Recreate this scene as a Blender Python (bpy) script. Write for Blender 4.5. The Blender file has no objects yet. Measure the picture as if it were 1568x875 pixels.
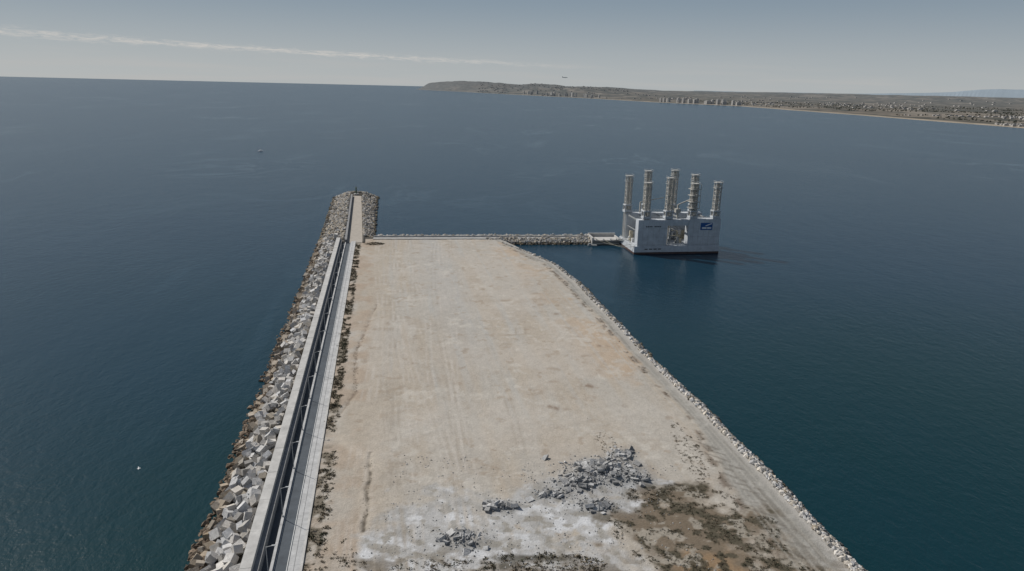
import bpy, math, random
import numpy as np
from mathutils import Matrix, Vector
random.seed(7); rng=np.random.default_rng(7)
scene=bpy.context.scene

# ---------------------------------------------------------------- helpers
def new_mat(name):
    m=bpy.data.materials.new(name); m.use_nodes=True
    nt=m.node_tree; b=nt.nodes['Principled BSDF']
    return m,nt,b
def simple_mat(name,col,rough=0.8,var=0.25,scale=0.5,attr=False,bump=0.0,bscale=3.0,metal=0.0,detail=6,spec=0.3):
    m,nt,b=new_mat(name); N=nt.nodes; L=nt.links
    b.inputs['Roughness'].default_value=rough; b.inputs['Metallic'].default_value=metal
    b.inputs['Specular IOR Level'].default_value=spec
    geo=N.new('ShaderNodeNewGeometry')
    nz=N.new('ShaderNodeTexNoise'); nz.inputs['Scale'].default_value=scale; nz.inputs['Detail'].default_value=detail
    nz.inputs['Roughness'].default_value=0.65
    L.new(geo.outputs['Position'],nz.inputs['Vector'])
    mr=N.new('ShaderNodeMapRange'); mr.inputs['From Min'].default_value=0.25; mr.inputs['From Max'].default_value=0.75
    mr.inputs['To Min'].default_value=1-var; mr.inputs['To Max'].default_value=1+var
    L.new(nz.outputs['Fac'],mr.inputs['Value'])
    mul=N.new('ShaderNodeVectorMath'); mul.operation='SCALE'
    if attr:
        at=N.new('ShaderNodeAttribute'); at.attribute_name='Col'; L.new(at.outputs['Color'],mul.inputs[0])
    else:
        mul.inputs[0].default_value=col
    L.new(mr.outputs['Result'],mul.inputs['Scale'])
    L.new(mul.outputs['Vector'],b.inputs['Base Color'])
    if bump>0:
        n2=N.new('ShaderNodeTexNoise'); n2.inputs['Scale'].default_value=bscale; n2.inputs['Detail'].default_value=5
        L.new(geo.outputs['Position'],n2.inputs['Vector'])
        bp=N.new('ShaderNodeBump'); bp.inputs['Strength'].default_value=bump; bp.inputs['Distance'].default_value=0.3
        L.new(n2.outputs['Fac'],bp.inputs['Height']); L.new(bp.outputs['Normal'],b.inputs['Normal'])
    return m

def mk(name,verts,faces,mat,cols=None,smooth=False,parent=None):
    me=bpy.data.meshes.new(name)
    me.from_pydata([tuple(v) for v in verts] if not isinstance(verts,np.ndarray) else verts.tolist(),[],faces if not isinstance(faces,np.ndarray) else faces.tolist())
    me.update()
    if cols is not None:
        a=me.color_attributes.new('Col','FLOAT_COLOR','POINT')
        c=np.ones((len(me.vertices),4),dtype=np.float32); c[:,:3]=np.array(cols)[:, :3]
        a.data.foreach_set('color',c.ravel())
    if smooth: me.polygons.foreach_set('use_smooth',[True]*len(me.polygons))
    me.materials.append(mat)
    o=bpy.data.objects.new(name,me); scene.collection.objects.link(o)
    if parent: o.parent=parent
    return o
def empty(name,loc=(0,0,0),rz=0):
    e=bpy.data.objects.new(name,None); e.location=loc; e.rotation_euler=(0,0,rz); scene.collection.objects.link(e); return e

class MB:
    def __init__(s): s.v=[]; s.f=[]
    def box(s,x0,x1,y0,y1,z0,z1):
        n=len(s.v); s.v+=[(x0,y0,z0),(x1,y0,z0),(x1,y1,z0),(x0,y1,z0),(x0,y0,z1),(x1,y0,z1),(x1,y1,z1),(x0,y1,z1)]
        s.f+=[tuple(n+i for i in q) for q in ((0,3,2,1),(4,5,6,7),(0,1,5,4),(1,2,6,5),(2,3,7,6),(3,0,4,7))]
    def beam(s,p,q,w):
        p=Vector(p);q=Vector(q);d=(q-p).normalized()
        u=d.cross(Vector((0,0,1)));
        if u.length<1e-3: u=Vector((1,0,0))
        u.normalize(); w2=d.cross(u).normalized(); n=len(s.v)
        for c in (p,q):
            for a,b in ((-1,-1),(1,-1),(1,1),(-1,1)):
                s.v.append(tuple(c+u*a*w/2+w2*b*w/2))
        s.f+=[tuple(n+i for i in k) for k in ((0,1,2,3),(7,6,5,4),(0,4,5,1),(1,5,6,2),(2,6,7,3),(3,7,4,0))]
    def cyl(s,x,y,z0,z1,r,r2=None,k=12):
        r2=r if r2 is None else r2; n=len(s.v)
        for zz,rr in((z0,r),(z1,r2)):
            for i in range(k):
                a=2*math.pi*i/k; s.v.append((x+rr*math.cos(a),y+rr*math.sin(a),zz))
        for i in range(k): s.f.append((n+i,n+(i+1)%k,n+k+(i+1)%k,n+k+i))
        s.f.append(tuple(n+k+i for i in range(k))); s.f.append(tuple(n+k-1-i for i in range(k)))
    def quadbox(s,pts,z0,z1):
        n=len(s.v); k=len(pts)
        for z in (z0,z1):
            for p in pts: s.v.append((p[0],p[1],z))
        for i in range(k): s.f.append((n+i,n+(i+1)%k,n+k+(i+1)%k,n+k+i))
        s.f.append(tuple(n+k+i for i in range(k)))
    def make(s,name,mat,parent=None,smooth=False): return mk(name,s.v,s.f,mat,parent=parent,smooth=smooth)

def hash2(ix,iy,seed):
    n=(ix.astype(np.int64)*374761393+iy.astype(np.int64)*668265263+seed*1442695041)&0x7fffffff
    n=((n^(n>>13))*1274126177)&0x7fffffff
    return ((n^(n>>16))&0xffff)/65535.0
def vnoise(x,y,seed=0):
    ix=np.floor(x);iy=np.floor(y);fx=x-ix;fy=y-iy
    fx=fx*fx*(3-2*fx);fy=fy*fy*(3-2*fy)
    a=hash2(ix,iy,seed);b=hash2(ix+1,iy,seed);c=hash2(ix,iy+1,seed);d=hash2(ix+1,iy+1,seed)
    return (a*(1-fx)+b*fx)*(1-fy)+(c*(1-fx)+d*fx)*fy
def fbm(x,y,seed=0,o=5):
    x=np.asarray(x,float);y=np.asarray(y,float)
    r=0;amp=.5;t=0
    for i in range(o):
        r=r+amp*vnoise(x,y,seed+i*17);t+=amp
        x,y=(x*1.624-y*1.218)+13.1,(x*1.218+y*1.624)+7.7;amp*=.5
    return r/t
def sst(x,a,b):
    t=np.clip((np.asarray(x,float)-a)/(b-a),0,1);return t*t*(3-2*t)
def seg_dist(X,Y,pts):
    d=np.full(np.shape(X),1e9)
    for (x0,y0),(x1,y1) in zip(pts[:-1],pts[1:]):
        dx,dy=x1-x0,y1-y0;t=np.clip(((X-x0)*dx+(Y-y0)*dy)/(dx*dx+dy*dy),0,1)
        d=np.minimum(d,np.hypot(X-x0-t*dx,Y-y0-t*dy))
    return d

# ---------------------------------------------------------------- frames (metres, sea level z=0)
O=np.array([-42.4,119.0]); D=np.array([-0.187,0.9824]); Nn=np.array([0.9824,0.187])
def B(s,t): return (O[0]+s*D[0]+t*Nn[0], O[1]+s*D[1]+t*Nn[1])
WAT=[(96,20),(88,60),(78.5,126.8),(73.4,159.8),(66.5,196.6),(55.6,247.6),(50.6,281),(45,308),(38.5,345),(29,383),(14,409),(-4.5,439)]
wy=np.array([p[1] for p in WAT],float); wx=np.array([p[0] for p in WAT],float)
def XW(Y): return np.interp(Y,wy,wx)

# ---------------------------------------------------------------- rock builders
ico_v=[];
phi=(1+5**.5)/2
for a,b in ((-1,phi),(1,phi),(-1,-phi),(1,-phi)): ico_v.append((a,b,0))
for a,b in ((-1,phi),(1,phi),(-1,-phi),(1,-phi)): ico_v.append((0,a,b))
for a,b in ((phi,-1),(phi,1),(-phi,-1),(-phi,1)): ico_v.append((a,0,b))
ico_v=np.array(ico_v)/np.sqrt(1+phi*phi)
ico_f=np.array([(0,11,5),(0,5,1),(0,1,7),(0,7,10),(0,10,11),(1,5,9),(5,11,4),(11,10,2),(10,7,6),(7,1,8),(3,9,4),(3,4,2),(3,2,6),(3,6,8),(3,8,9),(4,9,5),(2,4,11),(6,2,10),(8,6,7),(9,8,1)])
cube_v=np.array([(-1,-1,-1),(1,-1,-1),(1,1,-1),(-1,1,-1),(-1,-1,1),(1,-1,1),(1,1,1),(-1,1,1)],float)
cube_f=np.array([(0,3,2,1),(4,5,6,7),(0,1,5,4),(1,2,6,5),(2,3,7,6),(3,0,4,7)])
def rand_rot():
    q=rng.normal(size=4);q/=np.linalg.norm(q);w,x,y,z=q
    return np.array([[1-2*(y*y+z*z),2*(x*y-z*w),2*(x*z+y*w)],[2*(x*y+z*w),1-2*(x*x+z*z),2*(y*z-x*w)],[2*(x*z-y*w),2*(y*z+x*w),1-2*(x*x+y*y)]])
def flat_rot():
    a=rng.uniform(0,6.28);b=rng.normal(0,.35);c=rng.normal(0,.35)
    Rz=np.array([[math.cos(a),-math.sin(a),0],[math.sin(a),math.cos(a),0],[0,0,1]])
    Rx=np.array([[1,0,0],[0,math.cos(b),-math.sin(b)],[0,math.sin(b),math.cos(b)]])
    Ry=np.array([[math.cos(c),0,math.sin(c)],[0,1,0],[-math.sin(c),0,math.cos(c)]])
    return Rx@Ry@Rz
def scatter(name,items,mat,kind='rock',parent=None):
    V=[];F=[];C=[];n=0
    for it in items:
        x,y,z,s,c=it[:5]; R=rand_rot()
        if kind=='rock':
            v=ico_v*(1+rng.uniform(-.28,.28,(12,1)))*np.array([1,rng.uniform(.65,1),rng.uniform(.5,.85)]); f=ico_f
        elif kind=='slab':
            v=cube_v*np.array([1,rng.uniform(.5,.95),rng.uniform(.2,.5)])*(1+rng.uniform(-.25,.25,(8,1))) ; f=cube_f; R=flat_rot()
        else:
            v=cube_v*np.array([1,rng.uniform(.75,1.05),rng.uniform(.7,1.05)]) *(1+rng.uniform(-.05,.05,(8,1))) ; f=cube_f
        v=(v*s)@R.T+np.array([x,y,z])
        V.append(v);F+= (f+n).tolist();n+=len(v);C.append(np.tile(np.array(c),(len(v),1)))
    return mk(name,np.vstack(V),F,mat,cols=np.vstack(C),parent=parent)
def greyish(lo,hi,warm=0.06):
    g=random.uniform(lo,hi); w=random.uniform(0,warm); return (g*(1+w),g,g*(1-w*1.4))

# ---------------------------------------------------------------- materials
M_rock=simple_mat('armour_stone',(1,1,1),.9,.3,1.2,attr=True,bump=.5,bscale=4)
M_conc=simple_mat('weathered_concrete',(.44,.43,.41),.85,.24,.35,bump=.15,bscale=3)
M_conc_dark=simple_mat('stained_concrete',(.22,.22,.22),.85,.25,.5)
M_asph=simple_mat('asphalt',(.075,.087,.10),.85,.3,.3)
M_paint=simple_mat('road_paint',(.62,.62,.6),.7,.15,2)
M_side=simple_mat('pavement',(.42,.42,.415),.85,.25,.5)
M_core=simple_mat('rubble_core',(.08,.072,.06),.95,.4,1.5,bump=.8,bscale=2)
M_path=simple_mat('head_path_concrete',(.36,.325,.28),.9,.2,.4)
M_metal=simple_mat('galvanised_steel',(.42,.43,.43),.5,.1,1)
M_grnd=simple_mat('reclaimed_land_soil',(1,1,1),.95,.17,1.6,attr=True,bump=.5,bscale=2.5,detail=9)
M_land=simple_mat('coastal_land',(1,1,1),.95,.26,.012,attr=True,detail=8,spec=0)
M_leaf=simple_mat('scrub_foliage',(1,1,1),.9,.3,2,attr=True,spec=.1)

# ---------------------------------------------------------------- platform ground
nu=330
Ys=[20.0]
while Ys[-1]<437: Ys.append(Ys[-1]+(0.34 if Ys[-1]<190 else 0.8) if Ys[-1]>95 else Ys[-1]+2.5)
Ys=np.array(Ys); nv=len(Ys)
u=np.linspace(0,1,nu)[None,:]; Yg=np.repeat(Ys[:,None],nu,1)
XL=-42.4-0.1903*(Yg-119); XR=XW(Yg)-4.6
Xg=XL+(XR-XL)*u
Yg=Yg+sst(Ys,400,437)[:,None]*0.09*(Xg+96)
X,Y=Xg,Yg
edge_r=XR-X
T=(X-XL)*0.982
base=np.array([.365,.32,.263])
n1=fbm(X/30,Y/30,1);n2=fbm(X/7,Y/7,2);n3=fbm(X/1.6,Y/1.6,3);n4=fbm(X/.7,Y/.7,93,3)
sx=(X+0.19*Y); streak=fbm(sx/2.2,Y/60,4,4); streak2=fbm(sx/9,Y/90,5,3)
col=np.ones(X.shape+(3,))*base
def mixc(c,m):
    global col
    m=np.clip(m,0,1)[...,None]; col=col*(1-m)+np.array(c)*m
mixc((.375,.355,.32),sst(streak2,.42,.6)*.6)
mixc((.42,.38,.33),sst(n1,.48,.65)*.5)
mixc((.325,.275,.22),sst(n2,.55,.72)*.35)
mixc((.38,.29,.205),sst(edge_r,34,10)*sst(n1*.7+n2*.4,.5,.68)*sst(Y,180,225)*.8)
mixc((.36,.36,.345),sst(streak,.55,.75)*.35*sst(T,8,25)*sst(Y,170,215))
mixc((.355,.35,.335),np.exp(-((sx-28)/9)**2)*sst(Y,200,280)*.5)
mixc((.34,.27,.205),sst(T,14,10)*sst(n2,.3,.6)*.75)
tsp=fbm(X/2.6,Y/2.6,31)
mixc((.46,.43,.38),sst(tsp*.6+fbm(X/12,Y/12,33)*.4,.56,.68)*.55*sst(T,14,20))
mixc((.27,.215,.16),sst(fbm(X/3.5,Y/3.5,32),.66,.78)*.5)
mixc((.42,.39,.345),np.exp(-((Y-188-.2*X)/12)**2)*sst(n2,.35,.6)*.5*sst(T,14,20))
bw=8+7*sst(Y,195,150)
g=np.clip(1-sst(edge_r+4*(n2-.5),bw-4,bw-1.5),0,1)
mixc((.24,.232,.21),g*.9)
mixc((.34,.325,.295),g*sst(fbm(X/2,Y/2,8),.5,.7)*.6)
mixc((.15,.135,.11),g*sst(fbm(sx/1.2,Y/25,9),.55,.7)*.5)
mixc((.41,.39,.36),g*np.exp(-((edge_r-1.5)/1.2)**2)*.6)
rim=np.exp(-((edge_r-bw+1.5)/1.3)**2)
mixc((.13,.10,.075),rim*sst(fbm(X/3,Y/3,10),.42,.6)*.85)
def blob(cx,cy,rx,ry,rot=0,soft=.35,ns=11,na=.55):
    c,s=math.cos(rot),math.sin(rot);dx=X-cx;dy=Y-cy
    r=np.sqrt(((dx*c+dy*s)/rx)**2+((-dx*s+dy*c)/ry)**2)+na*(fbm(X/5,Y/5,ns,6)-.5)*2
    return 1-sst(r,1-soft,1+soft*.3)
white=np.maximum.reduce([blob(-15,130,19,18,0,.4,17,.7),blob(8,137,18,17,.3,.4,18,.7),blob(22,151,18,11,.5,.4,19,.7),blob(36,154,9,4,0,.4,20,.5),blob(11,112,22,20,0,.4,21,.5)])
fine=fbm(X/1.3,Y/1.3,22)
mixc((.385,.38,.37),white*sst(n2*.5+fine*.5,.27,.48)*.95)
wn=fbm(X/5.5,Y/5.5,23,7)
mixc((.52,.525,.53),white*sst(wn,.46,.60)*.9)
mixc((.27,.26,.24),white*sst(fbm(X/3,Y/3,98,6),.52,.62)*.6)
mixc((.23,.21,.175),white*sst(fbm(X/2.4,Y/2.4,24),.54,.64)*.75)
mixc((.14,.115,.085),sst(Y,131,119)*sst(fbm(X/4.5,Y/2.5,25),.50,.60)*.85*sst(X,-40,-30))
brown=np.maximum.reduce([blob(45,136,20,15,-.3,.4,12,.8),blob(50,116,24,16,0,.3,13),blob(42,151,10,6,.2,.4,95,.7)])
mixc((.14,.108,.074),brown*.93)
mixc((.25,.165,.092),blob(44,122,9,7,0,.6,14,.8)*.75)
mixc((.065,.057,.038),brown*sst(fbm(X/2.6,Y/2.6,15,6),.49,.57)*.9)
mixc((.30,.27,.225),brown*sst(fbm(X/3.2,Y/3.2,16,6),.56,.64)*.85)
mixc((.065,.058,.042),np.maximum(blob(6,125,9,1.6,.05,.6,96,.9),blob(-3,121,6,1.5,.3,.6,97,.9))*.85)
piles=[(24.6,160,9,6,1.9),(31,168,3.2,4,.9),(18,154,6,3,1.0),(21.2,145,5,2.6,.9),(-1.8,143.5,4.5,2.2,.75),(-10.2,131,4.8,3.2,.9),(11,149,5,1.8,.4),(33,157,4,3,.5)]
Z=3+ (n1-.5)*.6+(n2-.5)*.25
for (cx,cy,rx,ry,h) in piles:
    rr=((X-cx)/rx)**2+((Y-cy)/ry)**2
    Z=Z+h*np.exp(-rr*1.2)*(.5+1.0*fbm(X/1.8,Y/1.8,30))
    mixc((.27,.27,.265),np.exp(-rr*.75)*.85)
    mixc((.17,.17,.165),np.exp(-rr*1.1)*.7*sst(n4,.45,.6))
strip=sst(T,4.2,2.8)*sst(T,-.2,.3)*np.clip(1-np.exp(-((Y-174)/4.5)**2)*1.3,0,1)
mixc((.13,.11,.08),strip*sst(fbm(X/2,Y/3,26),.34,.52)*.9)
d1=seg_dist(X,Y,[(-62,300),(-59.5,262),(-58.2,240),(-50.5,205.5),(-51.6,190),(-53,183)])
d1=d1+(n3-.5)*1.6
mixc((.16,.12,.085),np.exp(-(d1/.45)**2)*.7*sst(fbm(X/3,Y/3,27),.38,.62)); Z-=.15*np.exp(-(d1/.9)**2)
wv=.7*np.sin(Y/5.3)+.5*np.sin(Y/2.1)
d2=seg_dist(X+wv*.5,Y,[(-38,167),(-36.4,158),(-35,150),(-32.9,142),(-32.3,133)])+(n3-.5)*.8
mixc((.09,.075,.055),np.exp(-(d2/.42)**2)*.9*sst(fbm(X/3,Y/3,99),.25,.5)); Z-=.22*np.exp(-(d2/.5)**2)
mixc((.42,.37,.31),np.exp(-((d2-1.3)/.5)**2)*.5)
d3=seg_dist(X,Y,[(-53,181),(-46,172),(-41,167),(-34,160)])
mixc((.43,.38,.315),np.exp(-(d3/1.6)**2)*.6)
for k in range(14):
    off=rng.uniform(-6,42); a=rng.uniform(-.03,.05)
    xx=XL+18+off+a*(Y-200)+2*np.sin(Y/rng.uniform(28,60)+k)
    for w in (-1,1):
        mixc((.29,.255,.21) if k%2 else (.46,.425,.38),np.exp(-((X-xx-w)/.4)**2)*.4*sst(n2,.35,.65))
for k in range(7):
    yc=rng.uniform(185,400);a=rng.uniform(-.12,.12);yy=yc+a*X+4*np.sin(X/rng.uniform(15,40)+k)
    for w in (-1.1,1.1): mixc((.31,.27,.22) if k%2 else (.45,.42,.37),np.exp(-((Y-yy-w)/.5)**2)*.25*sst(n2,.4,.65)*sst(T,14,20))
for k in range(5):
    xx=XR-3-k*1.7-2*sst(Y,190,130)+.5*np.sin(Y/17+k)
    mixc((.36,.34,.30),np.exp(-((X-xx)/.35)**2)*.45)
for k in range(16):
    y0=128+k*3.4+rng.uniform(-1,1); x0=float(XW(y0))-17; d=seg_dist(X,Y,[(x0,y0),(x0+rng.uniform(5,8),y0-rng.uniform(3,6))])+(n3-.5)*.8
    mixc((.12,.105,.085),np.exp(-(d/.5)**2)*.75*sst(n3,.35,.6))
for (cx,cy,r) in [(26,215,1.7),(27.5,214,1.3),(13,198,1.2),(15,197,1.3),(37,200,1.0),(20,292,1.5),(35,252,1),(-86,425,4)]:
    mixc((.19,.14,.10),np.exp(-((X-cx)**2+((Y-cy)*.8)**2)/r**2)*.85*sst(n3,.3,.6))
for (cx,cy) in [(-1,262),(3,263)]:
    d=seg_dist(X,Y,[(cx-4,cy),(cx+3,cy+1),(cx+3,cy+9)]);mixc((.28,.235,.185),np.exp(-(d/.5)**2)*.55)
col*= (0.86+.19*n3+.09*n4)[...,None]
Z+=(n3-.5)*.14
Z[:,0]=2.95;Z=np.where(T<1.0,2.95+(Z-2.95)*sst(T,0,1),Z)
V=np.stack([X,Y,Z],-1).reshape(-1,3); Cc=col.reshape(-1,3)
idx=np.arange(nv*nu).reshape(nv,nu)
Fq=np.stack([idx[:-1,:-1],idx[:-1,1:],idx[1:,1:],idx[1:,:-1]],-1).reshape(-1,4)
sk=[];skf=[];base_n=len(V)
ring=[idx[i,-1] for i in range(nv)]+[idx[-1,j] for j in range(nu-2,-1,-1)]
for r_i,i in enumerate(ring):
    p=V[i]
    if r_i<nv: sk.append((p[0]+7.5,p[1]+(1.5 if p[1]<380 else 3),-2.5))
    else: sk.append((p[0],p[1]+2.5,-2.5))
for k in range(len(ring)-1): skf.append([int(ring[k]),base_n+k,base_n+k+1,int(ring[k+1])])
Vall=np.vstack([V,np.array(sk)]);Call=np.vstack([Cc,np.tile((.13,.115,.09),(len(sk),1))])
def ground_z(x,y):
    j=np.searchsorted(Ys,y); j=min(max(j,0),nv-1)
    k=int(np.argmin(np.abs(X[j]-x))); return Z[j,k]
mk('ground',Vall,Fq.tolist()+skf,M_grnd,cols=Call,smooth=True)

# ---------------------------------------------------------------- breakwater core
core=[];cf=[]
ss=list(np.arange(-110,326,6))
prof=[(-27,-3),(-24,-.8),(-11.25,4.4),(-11.25,2.9),(0.02,2.9)]
for s in ss:
    for t,z in prof: core.append(B(s,t)+(z,))
k=len(prof)
for i in range(len(ss)-1):
    for j in range(k-1): cf.append((i*k+j,i*k+j+1,(i+1)*k+j+1,(i+1)*k+j))
n0=len(core)
hs=list(np.arange(312,505,6))+[512]
def headprof(s):
    f=np.clip((s-320)/190,0,1); tl=-5.2-3.8*f; tr=4.4-5.8*f
    return [(-23.5-2.5*f-3,-3),(-23-2.5*f,-.6),(tl-2,4.0),(tl-.01,2.9),(tr,2.9),(tr+.8,3.6),(11.5+1.5*f,-.6),(15+1.5*f,-3)]
for s in hs:
    for t,z in headprof(s): core.append(B(s,t)+(z,))
k=8
for i in range(len(hs)-1):
    for j in range(k-1): cf.append((n0+i*k+j,n0+i*k+j+1,n0+(i+1)*k+j+1,n0+(i+1)*k+j))
n1_=len(core); tc=-6.0
for i in range(17):
    a=math.pi*i/16
    for r,z in ((23,-3),(19.5,-.6),(8,3.8),(0,3.3)):
        core.append(B(511+r*math.sin(a),tc-r*math.cos(a))+(z,))
for i in range(16):
    for j in range(3): cf.append((n1_+i*4+j,n1_+i*4+j+1,n1_+(i+1)*4+j+1,n1_+(i+1)*4+j))
mk('breakwater_rubble_mound',core,cf,M_core)

def strip_obj(name,s0,s1,t0,t1,z0,z1,mat,seg=12,parent=None,gap=0.0,jit=0):
    mb=MB();s=s0
    while s<s1-.1:
        e=min(s+seg,s1); mb.quadbox([B(s,t0),B(e-gap,t0),B(e-gap,t1),B(s,t1)][::-1],z0,z1+random.uniform(-jit,jit)); s+=seg
    return mb.make(name,mat,parent=parent)
wall=strip_obj('breakwater_crown_wall',-110,312,-11.3,-9.0,2.0,6.6,M_conc,12,gap=.06,jit=.03)
strip_obj('lower_tier',-110,312,-8.99,-7.9,2.0,5.3,M_conc_dark,12,parent=wall,gap=.06)
mb=MB(); s=312
while s<502:
    f=(s-320)/190;f2=(s+12-320)/190
    t0=-5.2-3.8*f;t1=-5.2-3.8*f2
    mb.quadbox([B(s,t0-1.4),B(s+11.95,t1-1.4),B(s+11.95,t1),B(s,t0)][::-1],2.5,5.2); s+=12
mb.make('breakwater_low_wall',M_conc_dark)
strip_obj('road',-110,318,-7.89,-2.6,2.5,3.0,M_asph,500)
strip_obj('concrete_barrier',-110,312,-6.2,-5.6,2.9,3.6,M_side,6,gap=.05)
strip_obj('pavement',-110,316,-2.58,-.1,2.5,3.13,M_side,8,gap=.03)
mk_=strip_obj('road_markings',-110,316,-2.95,-2.82,3.001,3.005,M_paint,500)
strip_obj('edge_line',-110,316,-5.45,-5.34,3.001,3.005,M_paint,500,parent=mk_)
strip_obj('kerb',-110,316,-.1,.35,2.6,3.28,M_conc,8,gap=.03)
strip_obj('drain_channel',-110,316,-1.5,-1.35,3.131,3.136,M_conc_dark,500)
pp=[];pf=[]
for i,s in enumerate(hs[:-1]+[508]):
    f=np.clip((s-320)/190,0,1); tl=-5.2-3.8*f; tr=4.4-5.8*f
    pp+= [B(s,tl)+(3.05,),B(s,tr)+(3.05,)]
    if i: pf.append((2*i-2,2*i-1,2*i+1,2*i))
mk('path',pp,pf,M_path)

# armour blocks
items=[];s=-75
while s<330:
    for r in range(8):
        if random.random()<.16: continue
        f=(r+.5)/8; t=-12.3-f*10.4+random.uniform(-.9,.9); z=4.8-f*4.9+random.uniform(-.7,.8)
        ss_=s+random.uniform(-1.1,1.1)
        x,y=B(ss_,t); c=greyish(.36,.56,.08) if random.random()<.8 else greyish(.2,.34,.15)
        if f>.8: c=(c[0]*.7,c[1]*.62,c[2]*.52)
        items.append((x,y,z,random.uniform(.8,1.2),c))
    s+=2.3
scatter('armour_blocks',items,M_rock,'cube')
items=[]
for i in range(2500):
    s=random.uniform(-75,335); f=random.random(); t=-20.3-f*4.6+1.3*(float(fbm(s/14,0.5,90))-.5)*2; z=1.0-f*1.6+random.uniform(-.3,.3)
    x,y=B(s,t); g=random.uniform(.06,.18); items.append((x,y,z,random.uniform(.4,1.15),(g*1.25,g*.95,g*.68)))
for i in range(1100):
    s=random.uniform(-75,335); f=random.random(); t=-11.9-f*9; z=3.8-f*4.5
    x,y=B(s,t); items.append((x,y,z,random.uniform(.5,1.0),greyish(.10,.25,.15)))
scatter('waterline_rocks',items,M_rock)
items=[]
for i in range(2900):
    s=random.uniform(318,512); f0=np.clip((s-320)/190,0,1)
    if random.random()<.62:
        tl=-7.2-3.8*f0; tw=-24-2.5*f0; q=random.random(); t=tl+(tw-tl)*q; z=4.6-4.9*q
    else:
        tr=5.4-5.8*f0; tw=12+1.5*f0; q=random.random(); t=tr+(tw-tr)*q; z=4.0-4.3*q
    if t>4 and s<330: continue
    x,y=B(s,t); c=greyish(.22,.46,.18) if q<.85 else greyish(.1,.2,.3); items.append((x,y,z+random.uniform(-.3,.5),random.uniform(.8,1.6),c))
for i in range(520):
    a=random.uniform(0,math.pi); q=random.random(); r=8+12.5*q
    x,y=B(511+r*math.sin(a),tc-r*math.cos(a)); items.append((x,y,4.5-4.8*q+random.uniform(-.3,.3),random.uniform(1,1.9),greyish(.22,.44,.2) if q<.85 else greyish(.1,.2,.3)))
scatter('breakwater_boulders',items,M_rock)

# revetment
items=[]
for i in range(7500):
    y=random.uniform(60,414) if random.random()<.5 else random.uniform(105,240)
    q=random.random(); wob=1.1*(float(fbm(y/9,1.5,91))-.5)*2; x=XW(y)-5.4+(5.6+wob)*q; z=3.35-3.7*q**1.1
    c=greyish(.36,.58,.12) if q<.8 else greyish(.10,.2,.3)
    if random.random()<.15: c=greyish(.13,.25,.2)
    items.append((x,y,z+random.uniform(-.15,.2),random.choice([.3,.4,.5,.65,.9])*random.uniform(.85,1.15),c))
for i in range(350):
    q=random.random(); k=random.random(); x0=14+(-18.5)*k; y0=409+30*k
    items.append((x0-3.6+4.5*q,y0-3+3.6*q,3.4-3.7*q,random.uniform(.5,1.0),greyish(.3,.5,.12)))
scatter('revetment_stones',items,M_rock)

# ---------------------------------------------------------------- jetty
J0=np.array([-98.0,440.0]);J1=np.array([54.0,458.0]);Jd=(J1-J0)/np.linalg.norm(J1-J0);Jn=np.array([-Jd[1],Jd[0]]);JL=np.linalg.norm(J1-J0)
def J(a,b): p=J0+Jd*a+Jn*b; return (p[0],p[1])
v=[];f=[]
aa=np.linspace(0,JL,20)
for a in aa:
    for b,z in ((-10,-3),(-7.5,-.6),(-2.5,2.9),(2.5,2.9),(7.5,-.6),(10,-3)): v.append(J(a,b)+(z,))
for i in range(19):
    for j in range(5): f.append((i*6+j,i*6+j+1,(i+1)*6+j+1,(i+1)*6+j))
mk('jetty_rubble_mound',v,f,M_core)
items=[]
for i in range(1500):
    a=random.uniform(8,JL+2);q=random.random()
    b=(2.2+6*q)
    x,y=J(a,b);items.append((x,y,3.9-4*q+random.uniform(-.2,.7),random.uniform(.7,1.35),greyish(.28,.52,.15)))
for i in range(1100):
    a=random.uniform(80,JL+2);q=random.random(); b=-(2.4+5.8*q)
    x,y=J(a,b);items.append((x,y,3.4-3.7*q+random.uniform(-.2,.4),random.uniform(.7,1.25),greyish(.28,.46,.15) if q<.7 else greyish(.07,.14,.3)))
scatter('jetty_boulders',items,M_rock)
mb=MB(); mb.quadbox([J(6,-2.2),J(JL-2,-2.2),J(JL-2,1.2),J(6,1.2)],2.8,3.25)
mb.quadbox([J(6,1.2),J(JL-2,1.2),J(JL-2,1.9),J(6,1.9)],2.8,4.3)
mb.make('jetty_walkway',M_conc)
mb=MB(); mb.quadbox([J(6,-4.4),J(80,-4.4),J(80,-3.6),J(6,-3.6)],2.6,3.5); mb.make('low_concrete_wall',M_conc)

e=empty('mooring_caisson',(53,448.5,0),math.radians(7.5))
mb=MB(); mb.box(0,19,0,13,-3,3.2); mb.make('caisson_body',M_conc,parent=e)
mb=MB(); mb.box(0,19,12,13,3.2,5.6); mb.box(18,18.98,.02,12,3.2,4.4); mb.box(0,1,.02,12,3.2,5.0);mb.make('parapet',M_conc,parent=e)
mb=MB()
for x in (3,8,13,17): mb.cyl(x,1.2,3.2,3.9,.35,.3); mb.cyl(x,1.2,3.9,4.05,.55)
mb.make('bollards',M_metal,parent=e)
mb=MB()
for z in (.3,1.5,2.5): mb.box(.5,18.5,-.3,0,z,z+.35)
mb.make('fender_strips',simple_mat('rubber',(.03,.03,.03)),parent=e)

# ---------------------------------------------------------------- street lamps
def lamp(s):
    x,y=B(s,-5.9); e=empty('street_lamp',(x,y,3.59),math.atan2(Nn[1],Nn[0]))
    mb=MB(); mb.cyl(0,0,0,7.5,.09,.06,8); mb.beam((0,0,7.4),(1.3,0,7.7),.08); mb.cyl(0,0,0,.35,.22,.2,8); mb.make('pole',M_metal,parent=e)
    mb=MB(); mb.box(1.1,1.85,-.16,.16,7.62,7.76); mb.make('luminaire',M_metal,parent=e)
for i in range(15): lamp(-2+i*21)

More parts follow.
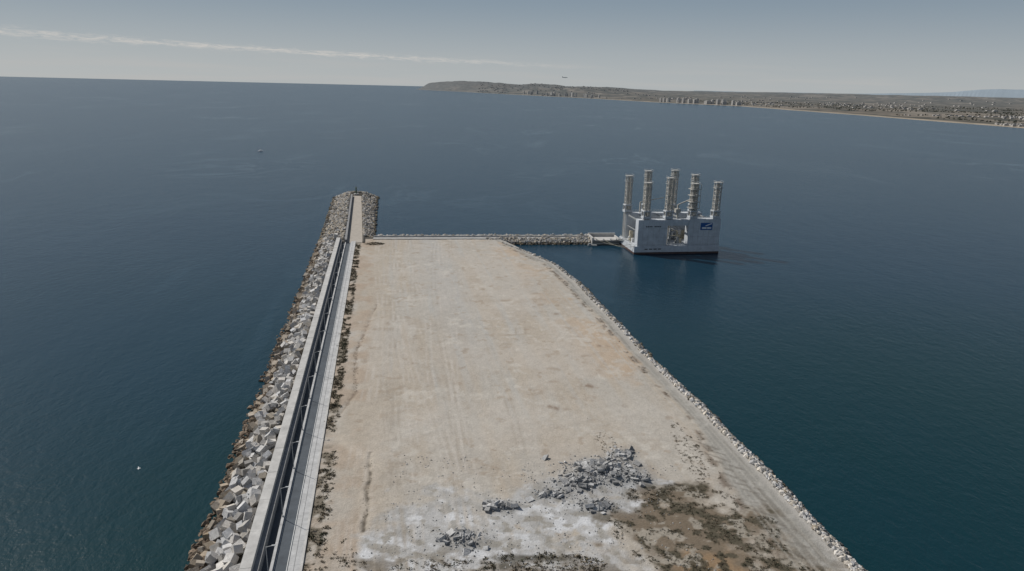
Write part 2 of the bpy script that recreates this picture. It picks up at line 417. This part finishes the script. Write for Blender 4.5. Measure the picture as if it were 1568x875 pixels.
x,y=B(512,-6); e=empty('harbour_beacon',(x,y,3.3))
mb=MB(); mb.cyl(0,0,0,1.2,2.4,2.2,12); mb.make('plinth',M_conc,parent=e)
mb=MB(); mb.cyl(0,0,1.2,6.2,.75,.55,12); mb.cyl(0,0,6.2,6.4,1.2,1.2,12); mb.cyl(0,0,6.4,7.3,.35,.35,8); mb.cyl(0,0,7.3,7.8,.45,.1,8)
mb.make('tower',simple_mat('beacon_paint',(.12,.16,.12)),parent=e)
mb=MB()
for k in range(8):
    a=k*math.pi/4; mb.beam((1.1*math.cos(a),1.1*math.sin(a),6.4),(1.1*math.cos(a),1.1*math.sin(a),7.3),.06)
    a2=a+math.pi/4; mb.beam((1.1*math.cos(a),1.1*math.sin(a),7.3),(1.1*math.cos(a2),1.1*math.sin(a2),7.3),.05)
mb.make('gallery_rail',M_metal,parent=e)

# ---------------------------------------------------------------- rubble piles
items=[];slabs=[]
for (cx,cy,rx,ry,h) in piles:
    n=int(rx*ry*16)
    for i in range(n):
        a=random.uniform(0,6.28);r=abs(random.gauss(0,.7)); x=cx+rx*r*math.cos(a);y=cy+ry*r*math.sin(a)
        g=random.choice([.12,.18,.24,.30,.36,.44])*random.uniform(.85,1.15)
        sz=random.choice([.13,.2,.28,.4])*(1.2-.3*min(r,1.5))
        items.append((x,y,ground_z(x,y)+.04,sz,(g*1.0,g,g*.985)))
    for i in range(int(rx*ry*2.8)):
        a=random.uniform(0,6.28);r=abs(random.gauss(0,.55)); x=cx+rx*r*math.cos(a);y=cy+ry*r*math.sin(a)
        g=random.uniform(.2,.46); slabs.append((x,y,ground_z(x,y)+.12,random.choice([.35,.5,.7,.95]),(g,g*.99,g*.97)))
for i in range(2600):
    x=random.uniform(-30,45);y=random.uniform(108,166)
    if random.random()<.3+float(sst(fbm(x/6,y/6,40),.5,.65))*.6-.1:
        g=random.choice([.16,.26,.38,.5]); items.append((x,y,ground_z(x,y)+.03,random.uniform(.06,.24),(g,g*.98,g*.94)))
rub=scatter('demolition_rubble',items,M_rock)
scatter('concrete_slabs',slabs,M_rock,'slab',parent=rub)

# ---------------------------------------------------------------- scrub
LV=[];LF=[];LC=[]
def bush(x,y,r,c,n=46):
    z0=ground_z(x,y); ex=rng.uniform(.7,1.5);sh=rng.uniform(.7,1.3)
    for i in range(n):
        v=rng.normal(size=3);v/=np.linalg.norm(v);v[2]=abs(v[2])*.5; q=r*rng.uniform(.25,1.25)
        v[0]*=ex;v[1]/=ex
        p=np.array([x,y,z0])+v*q; R=rand_rot()*r*.2*rng.uniform(.6,1.5)
        k=len(LV); LV.extend([p+R[0]*1.2,p-R[0]*.6+R[1],p-R[0]*.6-R[1]]); LF.append((k,k+1,k+2))
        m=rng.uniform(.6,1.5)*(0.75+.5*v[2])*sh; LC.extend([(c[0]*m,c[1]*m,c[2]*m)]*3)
greens=[(.09,.083,.055),(.12,.102,.07),(.15,.122,.085),(.075,.077,.05),(.18,.145,.10)]
for i in range(2000):
    s=random.uniform(-20,308)
    if 50<s<60: continue
    t=random.uniform(.5,3.7)*(1.25 if s<60 else 1); x,y=B(s,t)
    if float(fbm(x/2,y/3,26))<.42: continue
    bush(x,y,random.choice([.25,.3,.4,.55,.8]),random.choice(greens),24)
def patch(n,cx,cy,rx,ry,lo=.2,hi=.65,th=.48,s=50):
    for i in range(n):
        a=random.uniform(0,6.28);r=math.sqrt(random.random());x=cx+rx*r*math.cos(a);y=cy+ry*r*math.sin(a)
        if x>float(XW(y))-6 or float(fbm(x/2.6,y/2.6,s,6))<th: continue
        bush(x,y,lo+(hi-lo)*random.random()**2,random.choice(greens),20)
patch(3000,44,137,20,18,.12,.5,.50,15);patch(900,52,115,20,12,.15,.6,.5,15);patch(260,51,172,3.5,18,.15,.5,.4);patch(420,8,123,14,4,.2,.8,.45);patch(200,-35,122,6,8);patch(200,-12,120,12,4,.2,.7);patch(120,-88,424,6,4,.4,1.0,.3)
patch(250,36,150,10,3,.12,.5,.45);patch(60,28,176,3,6,.15,.45,.4);patch(160,-24,115,10,3,.2,.7,.42)
for i in range(40):
    k=random.random(); x=-38+5.7*k+random.uniform(-1.2,1.2);y=167-34*k; bush(x,y,random.uniform(.1,.3),random.choice(greens),14)
for i in range(120):
    k=random.random(); y=205+k*50; x=float(np.interp(y,[205,240,262],[-50.5,-58.2,-59.5]))+random.uniform(-.9,.9); bush(x,y,random.uniform(.12,.3),random.choice(greens),14)
for i in range(350):
    y=random.uniform(150,400); x=float(XW(y))-4.6-float(8+7*sst(y,195,150))+1.5+random.gauss(0,.8)
    if float(fbm(x/3,y/3,10))>.48: bush(x,y,random.uniform(.15,.45),random.choice(greens),16)
for i in range(70):
    y=random.uniform(170,420);x=random.uniform(-95,30)
    if x>-42.4-.19*(y-119)+5 and x<float(XW(y))-15: bush(x,y,random.uniform(.1,.3),random.choice(greens),12)
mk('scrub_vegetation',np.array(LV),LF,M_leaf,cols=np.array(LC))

# ---------------------------------------------------------------- floating dock with legs
M_dock=simple_mat('dock_grey_paint',(.50,.525,.55),.6,.2,.3)
M_dockd=simple_mat('dock_deck_steel',(.28,.29,.29),.7,.25,.6)
M_boot=simple_mat('hull_antifouling',(.085,.052,.045),.7,.3,.5)
M_leg=simple_mat('leg_steel',(.42,.405,.37),.65,.25,.8)
M_blue=simple_mat('logo_blue',(.02,.09,.27),.5,.05)
M_white=simple_mat('white_paint',(.72,.72,.72),.5,.08)
M_dark=simple_mat('dark_opening',(.03,.032,.035),.7,.1)
M_yel=simple_mat('machinery_beige',(.50,.45,.34),.6,.15)
e=empty('floating_dock',(77,423.7,0),math.radians(9.3))
mb=MB(); mb.box(0,57.4,0,31,1.3,5.2); mb.make('pontoon',M_dock,parent=e)
mb=MB(); mb.box(.05,57.35,.05,30.95,-2,1.3); mb.make('boot_topping',M_boot,parent=e)
mb=MB()
mb.box(2,21.5,.6,6,5.2,22); mb.box(35.5,57,.6,6,5.2,22.4); mb.box(21.5,35.5,.9,5.7,18.2,22)
mb.box(2,19.5,25,30.4,5.2,22); mb.box(33.5,55,25,30.4,5.2,22); mb.box(19.5,33.5,25.3,30.1,18.2,22)
mb.make('wing_walls',M_dock,parent=e)
mb=MB()
for (a0,a1) in ((2,21.5),(35.5,57)):
    for a in np.arange(a0+3.2,a1-1,3.6): mb.box(a,a+.07,.55,.6,5.3,21.8)
    for z in (11,16.5): mb.box(a0+.2,a1-.2,.54,.598,z,z+.07)
mb.make('plate_seams',M_dockd,parent=e)
mb=MB(); mb.box(43.5,51.5,.42,.5,15.4,20); mb.make('logo_panel',M_blue,parent=e)
mb=MB(); mb.box(44.5,47.6,.36,.41,16.1,17.2); mb.box(48,50.8,.36,.41,16.1,17.2); mb.beam((46.8,.38,18),(50.8,.38,19.5),.55); mb.make('logo_lettering',M_white,parent=e)
mb=MB()
for i in range(9):
    if i!=4: mb.box(7+i*1.15,7.7+i*1.15,.44,.52,17.4,18.1)
for i in range(4): mb.box(7+i*3,9+i*3,-.05,-.005,3,3.6)
mb.make('name_lettering',M_dark,parent=e)
def leg(a,b,top):
    mb=MB(); w=1.65
    mb.cyl(a,b,5.3,top-.6,.65,k=10)
    for sx_ in (-1,1):
        for sy in (-1,1): mb.beam((a+sx_*w,b+sy*w,5.3),(a+sx_*w,b+sy*w,top),.46)
    z=22.0; flip=1
    while z+2.5<=top:
        c=[(a-w,b-w),(a+w,b-w),(a+w,b+w),(a-w,b+w)]
        for i in range(4):
            p,q=c[i],c[(i+1)%4]
            mb.beam((p[0],p[1],z),(q[0],q[1],z),.38)
            if flip>0: mb.beam((p[0],p[1],z),(q[0],q[1],z+2.5),.26)
            else: mb.beam((q[0],q[1],z),(p[0],p[1],z+2.5),.26)
        z+=2.5; flip*=-1
    mb.box(a-1.95,a+1.95,b-1.95,b+1.95,top,top+.35)
    mb.make('leg',M_leg,parent=e)
    mb=MB(); mb.box(a-2.5,a+2.5,b-2.4,b+2.4,22.5,24.0)
    for dx in (-2.2,2.2):
        for dy in (-2.1,2.1): mb.cyl(a+dx,b+dy,24.0,27.0,.3,k=8)
    mb.box(a-2.5,a+2.5,b-2.4,b+2.4,27.0,27.6)
    mb.make('jack_house',M_dock,parent=e)
    mb=MB()
    for z in (top-3.5,top):
        for p,q in (((-2.3,-2.3),(2.3,-2.3)),((2.3,-2.3),(2.3,2.3)),((2.3,2.3),(-2.3,2.3)),((-2.3,2.3),(-2.3,-2.3))):
            mb.beam((a+p[0],b+p[1],z+1.1),(a+q[0],b+q[1],z+1.1),.1); mb.beam((a+p[0],b+p[1],z),(a+p[0],b+p[1],z+1.1),.1); mb.beam((a+p[0],b+p[1],z),(a+q[0],b+q[1],z),.2)
    mb.make('leg_gallery',M_metal,parent=e)
for a,b,t in ((7.5,3.3,45),(22,3.3,48),(38.5,3.3,44.5),(54,3.3,45.3),(3.2,27.7,46.3),(16,27.7,49.5),(34.5,27.7,50),(49,27.7,47)): leg(a,b,t)
mb=MB()
for z in (29,33,37,41): mb.box(35.4,41.6,.3,6.3,z,z+.3); mb.beam((35.6,.5,z),(35.6,.5,z+4),.25); mb.beam((41.4,.5,z),(41.4,.5,z+4),.25)
mb.beam((29,5,22),(29,5,31),.9); mb.beam((29,5,31),(44,9,36),.6); mb.beam((12,28,22),(12,28,29),.8); mb.beam((12,28,29),(26,22,33),.5)
mb.box(27.3,30.5,3.5,6.5,26,28.4)
mb.make('deck_cranes',M_leg,parent=e)
mb=MB()
def rail(x0,y0,x1,y1,z):
    n=max(2,int(math.hypot(x1-x0,y1-y0)/2.5))
    mb.beam((x0,y0,z+1.1),(x1,y1,z+1.1),.1);mb.beam((x0,y0,z+.6),(x1,y1,z+.6),.07)
    for i in range(n+1):
        k=i/n;mb.beam((x0+(x1-x0)*k,y0+(y1-y0)*k,z),(x0+(x1-x0)*k,y0+(y1-y0)*k,z+1.1),.08)
for y0 in (.8,5.8,25.3,30.1): rail(2.2,y0,54.5,y0,22.3)
rail(.3,.3,57,.3,5.2);rail(.3,.3,.3,30.7,5.2);rail(57.1,.3,57.1,30.7,5.2)
mb.make('handrails',M_metal,parent=e)
mb=MB();mb2=MB();mb3=MB()
r2=random.Random(3)
for i in range(60):
    a=r2.uniform(1.5,55);b=r2.uniform(7,23);w=r2.uniform(.8,3);h=r2.uniform(1,6)
    m=r2.choice([mb,mb2,mb3]); m.box(a,a+w,b,b+r2.uniform(.8,1.9),5.2+i*.003,5.2+h)
for i in range(26):
    a=r2.uniform(1,55);b=r2.uniform(7,23);m=r2.choice([mb,mb2]); m.cyl(a,b,5.21,5.2+r2.uniform(2,11),r2.uniform(.3,1.0),k=10)
for i in range(22):
    a=r2.uniform(1,45);b=r2.uniform(8.6,22.5);z=r2.uniform(7,17); m=r2.choice([mb,mb2]); m.beam((a,b,z),(a+r2.uniform(3,12),b+r2.uniform(-2,2),z+r2.uniform(-1,1)),.45)
for a in (3,11,23,29,34,44,52):
    mb.beam((a,6.2,21),(a,24.8,21),.7); mb.beam((a,6.3,14),(a,24.6,14),.4)
mb.make('deck_machinery',M_dockd,parent=e);mb2.make('pipework',M_yel,parent=e);mb3.make('deck_houses',M_white,parent=e)
g0=Vector((71,452,3.4));g1=Vector((76.5,440,5.6))
mb=MB(); side=Vector((.9,.4,0))
for sgn in (-1,1):
    p=g0+side*sgn;q=g1+side*sgn
    mb.beam(p,q,.25);mb.beam(p+Vector((0,0,1.2)),q+Vector((0,0,1.2)),.14)
    for k in range(7):
        c=p.lerp(q,k/6);mb.beam(c,c+Vector((0,0,1.2)),.1)
mb.beam(g0,g1,1.0)
mb.make('gangway',M_metal)
cu=MB()
def rope(p,q,sag):
    p=Vector(p);q=Vector(q);pr=p
    for i in range(1,11):
        k=i/10;c=p.lerp(q,k)-Vector((0,0,sag*4*k*(1-k)));cu.beam(pr,c,.22);pr=c
rope((61,450,3.9),(77,424,5.3),2.5);rope((56,449,3.9),(76.5,430,5.3),2.2);rope((66,451,3.9),(73,446,5.3),.8)
cu.make('mooring_lines',simple_mat('rope',(.3,.28,.22)))
mb=MB(); mb.box(50,56,445,447,-.3,.7); mb.box(50.4,52,445.3,446.7,.7,1.6); mb.make('work_float',M_dockd)

# ---------------------------------------------------------------- distant land
coast=[(1950,-6000),(1900,-2000),(1880,1000),(1870,2586),(1861,3940),(1816,5790),(1323,6850),(880,8740),(-118,11680),(-1500,16300),(-2650,19800),(-2950,20600),(-2700,21800),(-1000,23500),(5000,60000),(90000,90000),(90000,-6000)]
def inside(X,Y,poly):
    c=np.zeros(X.shape,bool);n=len(poly)
    for i in range(n):
        x0,y0=poly[i];x1,y1=poly[(i+1)%n]
        if y0==y1: continue
        cond=((y0>Y)!=(y1>Y))&(X<(x1-x0)*(Y-y0)/(y1-y0)+x0); c^=cond
    return c
az=np.radians(np.linspace(-11,75,620)); rad=1700*(55000/1700)**np.linspace(0,1,300)
RR,AA=np.meshgrid(rad,az,indexing='ij'); LX=RR*np.sin(AA);LY=RR*np.cos(AA)
dist=seg_dist(LX,LY,coast[:14]); ins=inside(LX,LY,coast)
sd=np.where(ins,dist,-dist)+ (fbm(LX/300,LY/300,60)-.5)*60
nz=fbm(LX/2500,LY/2500,61);nz2=fbm(LX/500,LY/500,62)
H=np.where(sd<0,np.maximum(sd*.05,-6),3*sst(sd,0,70)+14*sst(sd,60,900)*(nz2*.8+.4))
H+=sst(sd,1500,9000)*(50*nz-10)*sst(RR,4000,9000)
H+=sst(sd,200,1500)*sst(RR,8500,17000)*(80+90*(nz-.4))*sst(AA,math.radians(-1),math.radians(6))
hp=sst(seg_dist(LX,LY,[(-2000,20700),(-1300,20300),(-300,18800)]),2100,700)
H=np.where(sd>0,H+hp*(165+40*(nz2-.5))*sst(sd,0,420)*(1-.35*sst(LX,-1100,300)),H)
H=np.where(sd>0,H+sst(sd,100,900)*sst(RR,9500,13000)*60*(1-sst(AA,math.radians(6),math.radians(12)))*(.5+nz2),H)
fN=fbm(LX/260,LY/600,63,5);fN2=fbm(LX/90,LY/200,64,4)
LCc=np.ones(LX.shape+(3,))*np.array([.108,.095,.074])
def mixl(c,m):
    global LCc
    m=np.clip(m,0,1)[...,None]; LCc=LCc*(1-m)+np.array(c)*m
mixl((.18,.148,.115),sst(fN,.5,.62)*.8);mixl((.055,.055,.044),sst(fN2,.50,.62)*.85);mixl((.24,.205,.165),sst(fbm(LX/180,LY/350,65),.62,.68)*.8)
mixl((.36,.30,.23),sst(sd,90,40)*.85);mixl((.09,.08,.066),hp*.8)
mixl((.15,.12,.09),hp*sst(fN2,.55,.65)*.4)
haze_tint=1-np.exp(-RR/20000)  # aerial haze painted into the land vertex colours, stronger with distance
mixl((.175,.20,.22),haze_tint*.85)
ix=np.arange(LX.size).reshape(LX.shape)
F4=np.stack([ix[:-1,:-1],ix[:-1,1:],ix[1:,1:],ix[1:,:-1]],-1)
keep=(sd>-300)[:-1,:-1]
Fl=F4[keep].reshape(-1,4)
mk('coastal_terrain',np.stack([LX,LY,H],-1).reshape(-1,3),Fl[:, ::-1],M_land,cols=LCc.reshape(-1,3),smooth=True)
def land_z(x,y):
    r=math.hypot(x,y);a=math.atan2(x,y);i=int(np.clip(np.searchsorted(rad,r),0,299));j=int(np.clip(np.searchsorted(az,a),0,619));return H[i,j]
v=[];f=[]
A2=np.radians(np.linspace(14,75,260))
for i,a in enumerate(A2):
    h=(260+700*float(sst(math.degrees(a),24,38)))*(.45+.75*float(fbm(a*9,0.5,70,6)))
    for r,z in ((47000,0),(52000,h),(56000,0)): v.append((r*math.sin(a),r*math.cos(a),z))
    if i:
        for j in range(2): f.append((3*i-3+j,3*i-2+j,3*i+1+j,3*i+j))
mk('distant_mountains',v,f,simple_mat('hazy_mountain',(.26,.31,.35),1,.06,.0005,spec=0),smooth=False)  # pale blue base colour has the far haze painted in

M_apt=simple_mat('apartment_render',(.54,.52,.49),.8,.1,.05)
M_win=simple_mat('apartment_glazing',(.18,.19,.20),.4,.1,.05)
def apt_mesh(w,d,nf):
    me=bpy.data.meshes.new('apartment_tower_mesh'); mb=MB(); h=nf*3.1+3
    mb.box(-w/2,w/2,-d/2,d/2,-6,h); mb.box(-w/6,w/6,-d/4,d/4,h,h+3.5); n1=len(mb.f)
    for i in range(nf):
        z=3+i*3.1
        for k in range(4):
            x0=-w/2+1+k*(w-2)/4+.4;x1=x0+(w-2)/4-2.2
            mb.box(x0,x1,-d/2-.06,-d/2+.3,z+.9,z+2.2)
        mb.box(-w/2-.06,-w/2+.3,-d/2+3,d/2-3,z+.9,z+2.2)
    me.from_pydata(mb.v,[],mb.f);me.materials.append(M_apt);me.materials.append(M_win)
    for i,p in enumerate(me.polygons): p.material_index=0 if i<n1 else 1
    return me
meshes=[apt_mesh(30,16,13),apt_mesh(22,18,11),apt_mesh(44,16,8),apt_mesh(20,18,16)]
def apt(x,y,k):
    o=bpy.data.objects.new('apartment_tower',meshes[k]);o.location=(x,y,max(land_z(x,y),2));o.rotation_euler=(0,0,random.uniform(.1,.9));scene.collection.objects.link(o)
for i in range(19):
    k=(i+.5)/19; x=1400+ k*470+random.uniform(-12,12); y=6830-k*1000+random.uniform(0,160)+60; apt(x,y,random.choice([0,0,1,2]))
for i in range(26):
    k=random.random(); x=-60+k*900+random.uniform(40,200); y=11600-k*2700+random.uniform(0,500); apt(x+60,y,random.choice([0,1,1,3]))
def houses(name,n,fx,w,h,th=.47):
    mb=MB()
    for i in range(n):
        x,y=fx(); z=land_z(x,y)
        if z<2 or float(fbm(x/500,y/900,77))<th: continue
        a=random.uniform(w*.6,w*1.5);b=random.uniform(w*.5,w);hh=random.uniform(h*.6,h*1.2)
        mb.box(x,x+a,y,y+b,z-4,z+hh)
        mb.box(x+a*.2,x+a*.6,y+b*.2,y+b*.7,z+hh,z+hh+h*.35)
    return mb.make(name,M_town,parent=town)
def polar(a0,a1,r0,r1):
    def g():
        a=math.radians(random.uniform(a0,a1));r=random.uniform(r0,r1);return r*math.sin(a),r*math.cos(a)
    return g
M_town=simple_mat('town_render',(.42,.40,.375),.85,.5,.012)
town=empty('distant_town')
houses('villas',380,polar(28.5,39,3300,4500),13,5)
houses('beach_houses',200,polar(34,39,2950,3500),12,5)
houses('suburb',220,polar(17,30,6200,9000),18,6)
houses('hillside_town',550,polar(-3.2,9,12300,18500),24,9,.45)
houses('coast_blocks',200,polar(2,14,8500,11500),20,9)
houses('inland_farms',170,polar(16,39,6000,14000),28,7)
items=[]
for i in range(3600):
    a=math.radians(random.uniform(14,38.5));r=random.uniform(2900,8500);x=r*math.sin(a);y=r*math.cos(a);z=land_z(x,y)
    if z<4 or float(fbm(x/350,y/350,80))<.47: continue
    g=random.uniform(.05,.075);items.append((x,y,z+1.5,random.uniform(3,7),(g,g*1.03,g*.82)))
scatter('distant_trees',items,M_leaf)

# ---------------------------------------------------------------- small movers
e=empty('motor_boat',(-384,1043,0),1.1)
mb=MB();n=[(-4.5,-1.4),(2,-1.5),(5,0),(2,1.5),(-4.5,1.4)];mb.quadbox(n,-.3,.8);mb.make('hull',M_white,parent=e)
mb=MB();mb.box(-1.5,1.2,-.9,.9,.8,1.9);mb.box(-1.9,1.5,-1.1,1.1,1.9,2.0);mb.make('cabin',M_white,parent=e)
e=empty('seagull',(-79,129,20),.5)
mb=MB();mb.beam((-.28,0,0),(.3,0,0),.14);mb.beam((.3,0,.02),(.42,0,.02),.08)
k=len(mb.v);mb.v+=[(.12,.05,.03),(-.1,.05,.03),(.1,.4,.16),(-.06,.4,.16),(-.1,.8,.08),(.12,-.05,.03),(-.1,-.05,.03),(.1,-.4,.16),(-.06,-.4,.16),(-.1,-.8,.08)]
mb.f+=[(k,k+1,k+3,k+2),(k+2,k+3,k+4),(k+5,k+7,k+8,k+6),(k+7,k+9,k+8)];mb.make('body',M_white,parent=e)
e=empty('airliner',(336,5000,180),.15)
mb=MB()
mb.beam((-18,0,0),(16,0,0),3.6);mb.beam((16,0,0),(19,0,-.4),2.4)
k=len(mb.v);mb.v+=[(4,1.8,-.8),(-2,1.8,-.8),(-7,17,1),(-5,17,1),(4,-1.8,-.8),(-2,-1.8,-.8),(-7,-17,1),(-5,-17,1),(-12,0,1.8),(-17,0,1.8),(-19,0,7.5),(-16.5,0,7.5)]
mb.f+=[(k,k+1,k+2,k+3),(k+4,k+7,k+6,k+5),(k+8,k+9,k+10,k+11)];mb.box(-17.5,-14.5,-6,6,1,1.3);mb.beam((0,6,-2),(4,6,-2),1.8);mb.beam((0,-6,-2),(4,-6,-2),1.8)
mb.make('fuselage',M_metal,parent=e)

# ---------------------------------------------------------------- sea
rads=[0.1,60,150,300,600,1200,2500,5000,10000,25000,60000,150000,320000]
v=[];f=[];ns=96
for r in rads:
    for i in range(ns):
        a=2*math.pi*i/ns; v.append((r*math.cos(a),r*math.sin(a),0))
for j in range(len(rads)-1):
    for i in range(ns): f.append((j*ns+i,(j+1)*ns+i,(j+1)*ns+(i+1)%ns,j*ns+(i+1)%ns))
m,nt,b=new_mat('sea_water');N=nt.nodes;L=nt.links
geo=N.new('ShaderNodeNewGeometry')
def noise(scale,detail,stretch=(1,1,1),rot=0,dist=0,rough=.5):
    mp=N.new('ShaderNodeMapping');mp.inputs['Scale'].default_value=stretch;mp.inputs['Rotation'].default_value=(0,0,rot)
    L.new(geo.outputs['Position'],mp.inputs['Vector'])
    n=N.new('ShaderNodeTexNoise');n.inputs['Scale'].default_value=scale;n.inputs['Detail'].default_value=detail;n.inputs['Distortion'].default_value=dist;n.inputs['Roughness'].default_value=rough
    L.new(mp.outputs['Vector'],n.inputs['Vector']);return n.outputs['Fac']
def math_(op,a,bb=None,c=None):
    n=N.new('ShaderNodeMath');n.operation=op
    for i,vv in enumerate((a,bb,c)):
        if vv is None: continue
        if isinstance(vv,(int,float)): n.inputs[i].default_value=vv
        else: L.new(vv,n.inputs[i])
    return n.outputs[0]
def rng_(x,a,b_,c,d):
    n=N.new('ShaderNodeMapRange');n.inputs['From Min'].default_value=a;n.inputs['From Max'].default_value=b_;n.inputs['To Min'].default_value=c;n.inputs['To Max'].default_value=d;n.interpolation_type='SMOOTHSTEP';L.new(x,n.inputs['Value']);return n.outputs['Result']
def mixn(fac,a,b_):
    n=N.new('ShaderNodeMix');n.data_type='RGBA'
    L.new(fac,n.inputs[0])
    for i,vv in ((6,a),(7,b_)):
        if isinstance(vv,tuple): n.inputs[i].default_value=vv
        else: L.new(vv,n.inputs[i])
    return n.outputs[2]
w1=noise(.35,4,(1,.6,1),.5,.3,.6);w2=noise(1.1,3,(1,.7,1),-.3);w3=noise(.08,3,(1,.5,1),.8,.2)
hgt=math_('ADD',math_('ADD',w1,math_('MULTIPLY',w2,.35)),math_('MULTIPLY',w3,1.0))
bp=N.new('ShaderNodeBump');bp.inputs['Strength'].default_value=.42;bp.inputs['Distance'].default_value=.6
L.new(hgt,bp.inputs['Height']);L.new(bp.outputs['Normal'],b.inputs['Normal'])
big=noise(.0022,5,(1,.6,1),.2,.8)
rn=noise(.0045,5,(1,.55,1),.45,2.2,.55)
ridge=rng_(math_('ABSOLUTE',math_('SUBTRACT',rn,.5)),.0,.03,1,0)
rmask=rng_(noise(.0028,3,(1,1,1),1.1,.4),.50,.66,0,1)
soft=rng_(noise(.006,6,(1,.4,1),.3,1.0,.6),.50,.76,0,1)
slk=math_('MINIMUM',math_('ADD',math_('MULTIPLY',math_('MULTIPLY',ridge,rmask),.55),math_('MULTIPLY',soft,.45)),1)
sepp=N.new('ShaderNodeSeparateXYZ');L.new(geo.outputs['Position'],sepp.inputs[0])
depth=rng_(math_('ADD',sepp.outputs[1],math_('MULTIPLY',big,200)),170,600,0,1)
c0=mixn(depth,(.0035,.027,.029,1),(.0045,.025,.045,1))
c1=mixn(rng_(big,.35,.65,0,.6),c0,(.005,.029,.052,1))
c2=mixn(math_('MULTIPLY',slk,.45),c1,(.022,.055,.08,1))
L.new(c2,b.inputs['Base Color'])
b.inputs['IOR'].default_value=1.33;b.inputs['Specular IOR Level'].default_value=.30
L.new(rng_(slk,0,1,.24,.18),b.inputs['Roughness'])
mk('sea',v,f,m)

# ---------------------------------------------------------------- world
SUN_AZ=-58;SUN_EL=45
w=bpy.data.worlds.new('World');scene.world=w;w.use_nodes=True
nt=w.node_tree;N=nt.nodes;L=nt.links
bg=N['Background']
sky=N.new('ShaderNodeTexSky');sky.sky_type='NISHITA';sky.sun_disc=False
sky.sun_elevation=math.radians(SUN_EL);sky.sun_rotation=math.radians(SUN_AZ%360);sky.altitude=100;sky.air_density=1.0;sky.dust_density=.6;sky.ozone_density=1.5
hs_=N.new('ShaderNodeHueSaturation');hs_.inputs['Saturation'].default_value=.7;hs_.inputs['Value'].default_value=1
L.new(sky.outputs[0],hs_.inputs['Color'])
tc_=N.new('ShaderNodeTexCoord');sep=N.new('ShaderNodeSeparateXYZ');L.new(tc_.outputs['Generated'],sep.inputs[0])
azn=math_('ARCTAN2',sep.outputs[0],sep.outputs[1])
hz1=rng_(sep.outputs[2],-.01,.15,0,1)
hazecol=mixn(hz1,(6.2,6.6,6.75,1),(2.9,3.9,4.9,1))
hzf=rng_(sep.outputs[2],.10,.55,.92,.0)
base_sky=mixn(hzf,hs_.outputs[0],hazecol)
e0=math_('ADD',math_('MULTIPLY',azn,-.026),.0325)
de=math_('SUBTRACT',sep.outputs[2],e0)
cmb=N.new('ShaderNodeCombineXYZ');L.new(math_('MULTIPLY',azn,42),cmb.inputs[0]);L.new(math_('MULTIPLY',de,300),cmb.inputs[1])
cn=N.new('ShaderNodeTexNoise');cn.inputs['Scale'].default_value=1.0;cn.inputs['Detail'].default_value=9;cn.inputs['Roughness'].default_value=.7;cn.inputs['Distortion'].default_value=.8
L.new(cmb.outputs[0],cn.inputs['Vector'])
cml=N.new('ShaderNodeCombineXYZ');L.new(math_('MULTIPLY',azn,9),cml.inputs[0])
cnl=N.new('ShaderNodeTexNoise');cnl.inputs['Scale'].default_value=1.0;cnl.inputs['Detail'].default_value=2
L.new(cml.outputs[0],cnl.inputs['Vector'])
wd=math_('ADD',math_('ADD',.0022,math_('MULTIPLY',cnl.outputs['Fac'],.0045)),rng_(azn,-.65,-.45,.003,0))
band=math_('POWER',2.718,math_('MULTIPLY',math_('POWER',math_('ABSOLUTE',math_('DIVIDE',de,wd)),2),-1))
cl=rng_(math_('ADD',cn.outputs['Fac'],math_('MULTIPLY',band,.2)),.54,.86,0,1)
cl=math_('MULTIPLY',math_('MULTIPLY',cl,band),rng_(azn,-.2,.16,1,0))
cm2=N.new('ShaderNodeCombineXYZ');L.new(math_('MULTIPLY',azn,5),cm2.inputs[0]);L.new(math_('MULTIPLY',sep.outputs[2],90),cm2.inputs[1])
cn2=N.new('ShaderNodeTexNoise');cn2.inputs['Scale'].default_value=1.0;cn2.inputs['Detail'].default_value=5
L.new(cm2.outputs[0],cn2.inputs['Vector'])
low=math_('MULTIPLY',rng_(cn2.outputs['Fac'],.4,.75,0,.45),rng_(sep.outputs[2],.0,.06,1,0))
s1=mixn(low,base_sky,(7.0,6.8,6.6,1))
s2=mixn(math_('MULTIPLY',cl,.85),s1,(8.8,8.4,7.9,1))
L.new(s2,bg.inputs['Color'])
bg.inputs['Strength'].default_value=.07

sl_=bpy.data.lights.new('sun','SUN');sl_.energy=4.0;sl_.angle=math.radians(.53);sl_.color=(1,.96,.90)
so=bpy.data.objects.new('sun',sl_);scene.collection.objects.link(so)
a=math.radians(SUN_AZ);el=math.radians(SUN_EL)
dv=Vector((math.sin(a)*math.cos(el),math.cos(a)*math.cos(el),math.sin(el)))
so.rotation_euler=dv.to_track_quat('Z','Y').to_euler();so.location=(0,0,500)

# ---------------------------------------------------------------- camera
cd=bpy.data.cameras.new('camera');cam=bpy.data.objects.new('camera',cd);scene.collection.objects.link(cam)
cd.sensor_width=36;cd.lens=24.0;cd.clip_start=1;cd.clip_end=600000
cam.matrix_world=Matrix.Translation((0,0,100))@Matrix.Rotation(math.radians(90-16.12),4,'X')@Matrix.Rotation(math.radians(1.34),4,'Z')
scene.camera=cam
scene.view_settings.view_transform='Standard';scene.view_settings.look='None';scene.view_settings.exposure=0
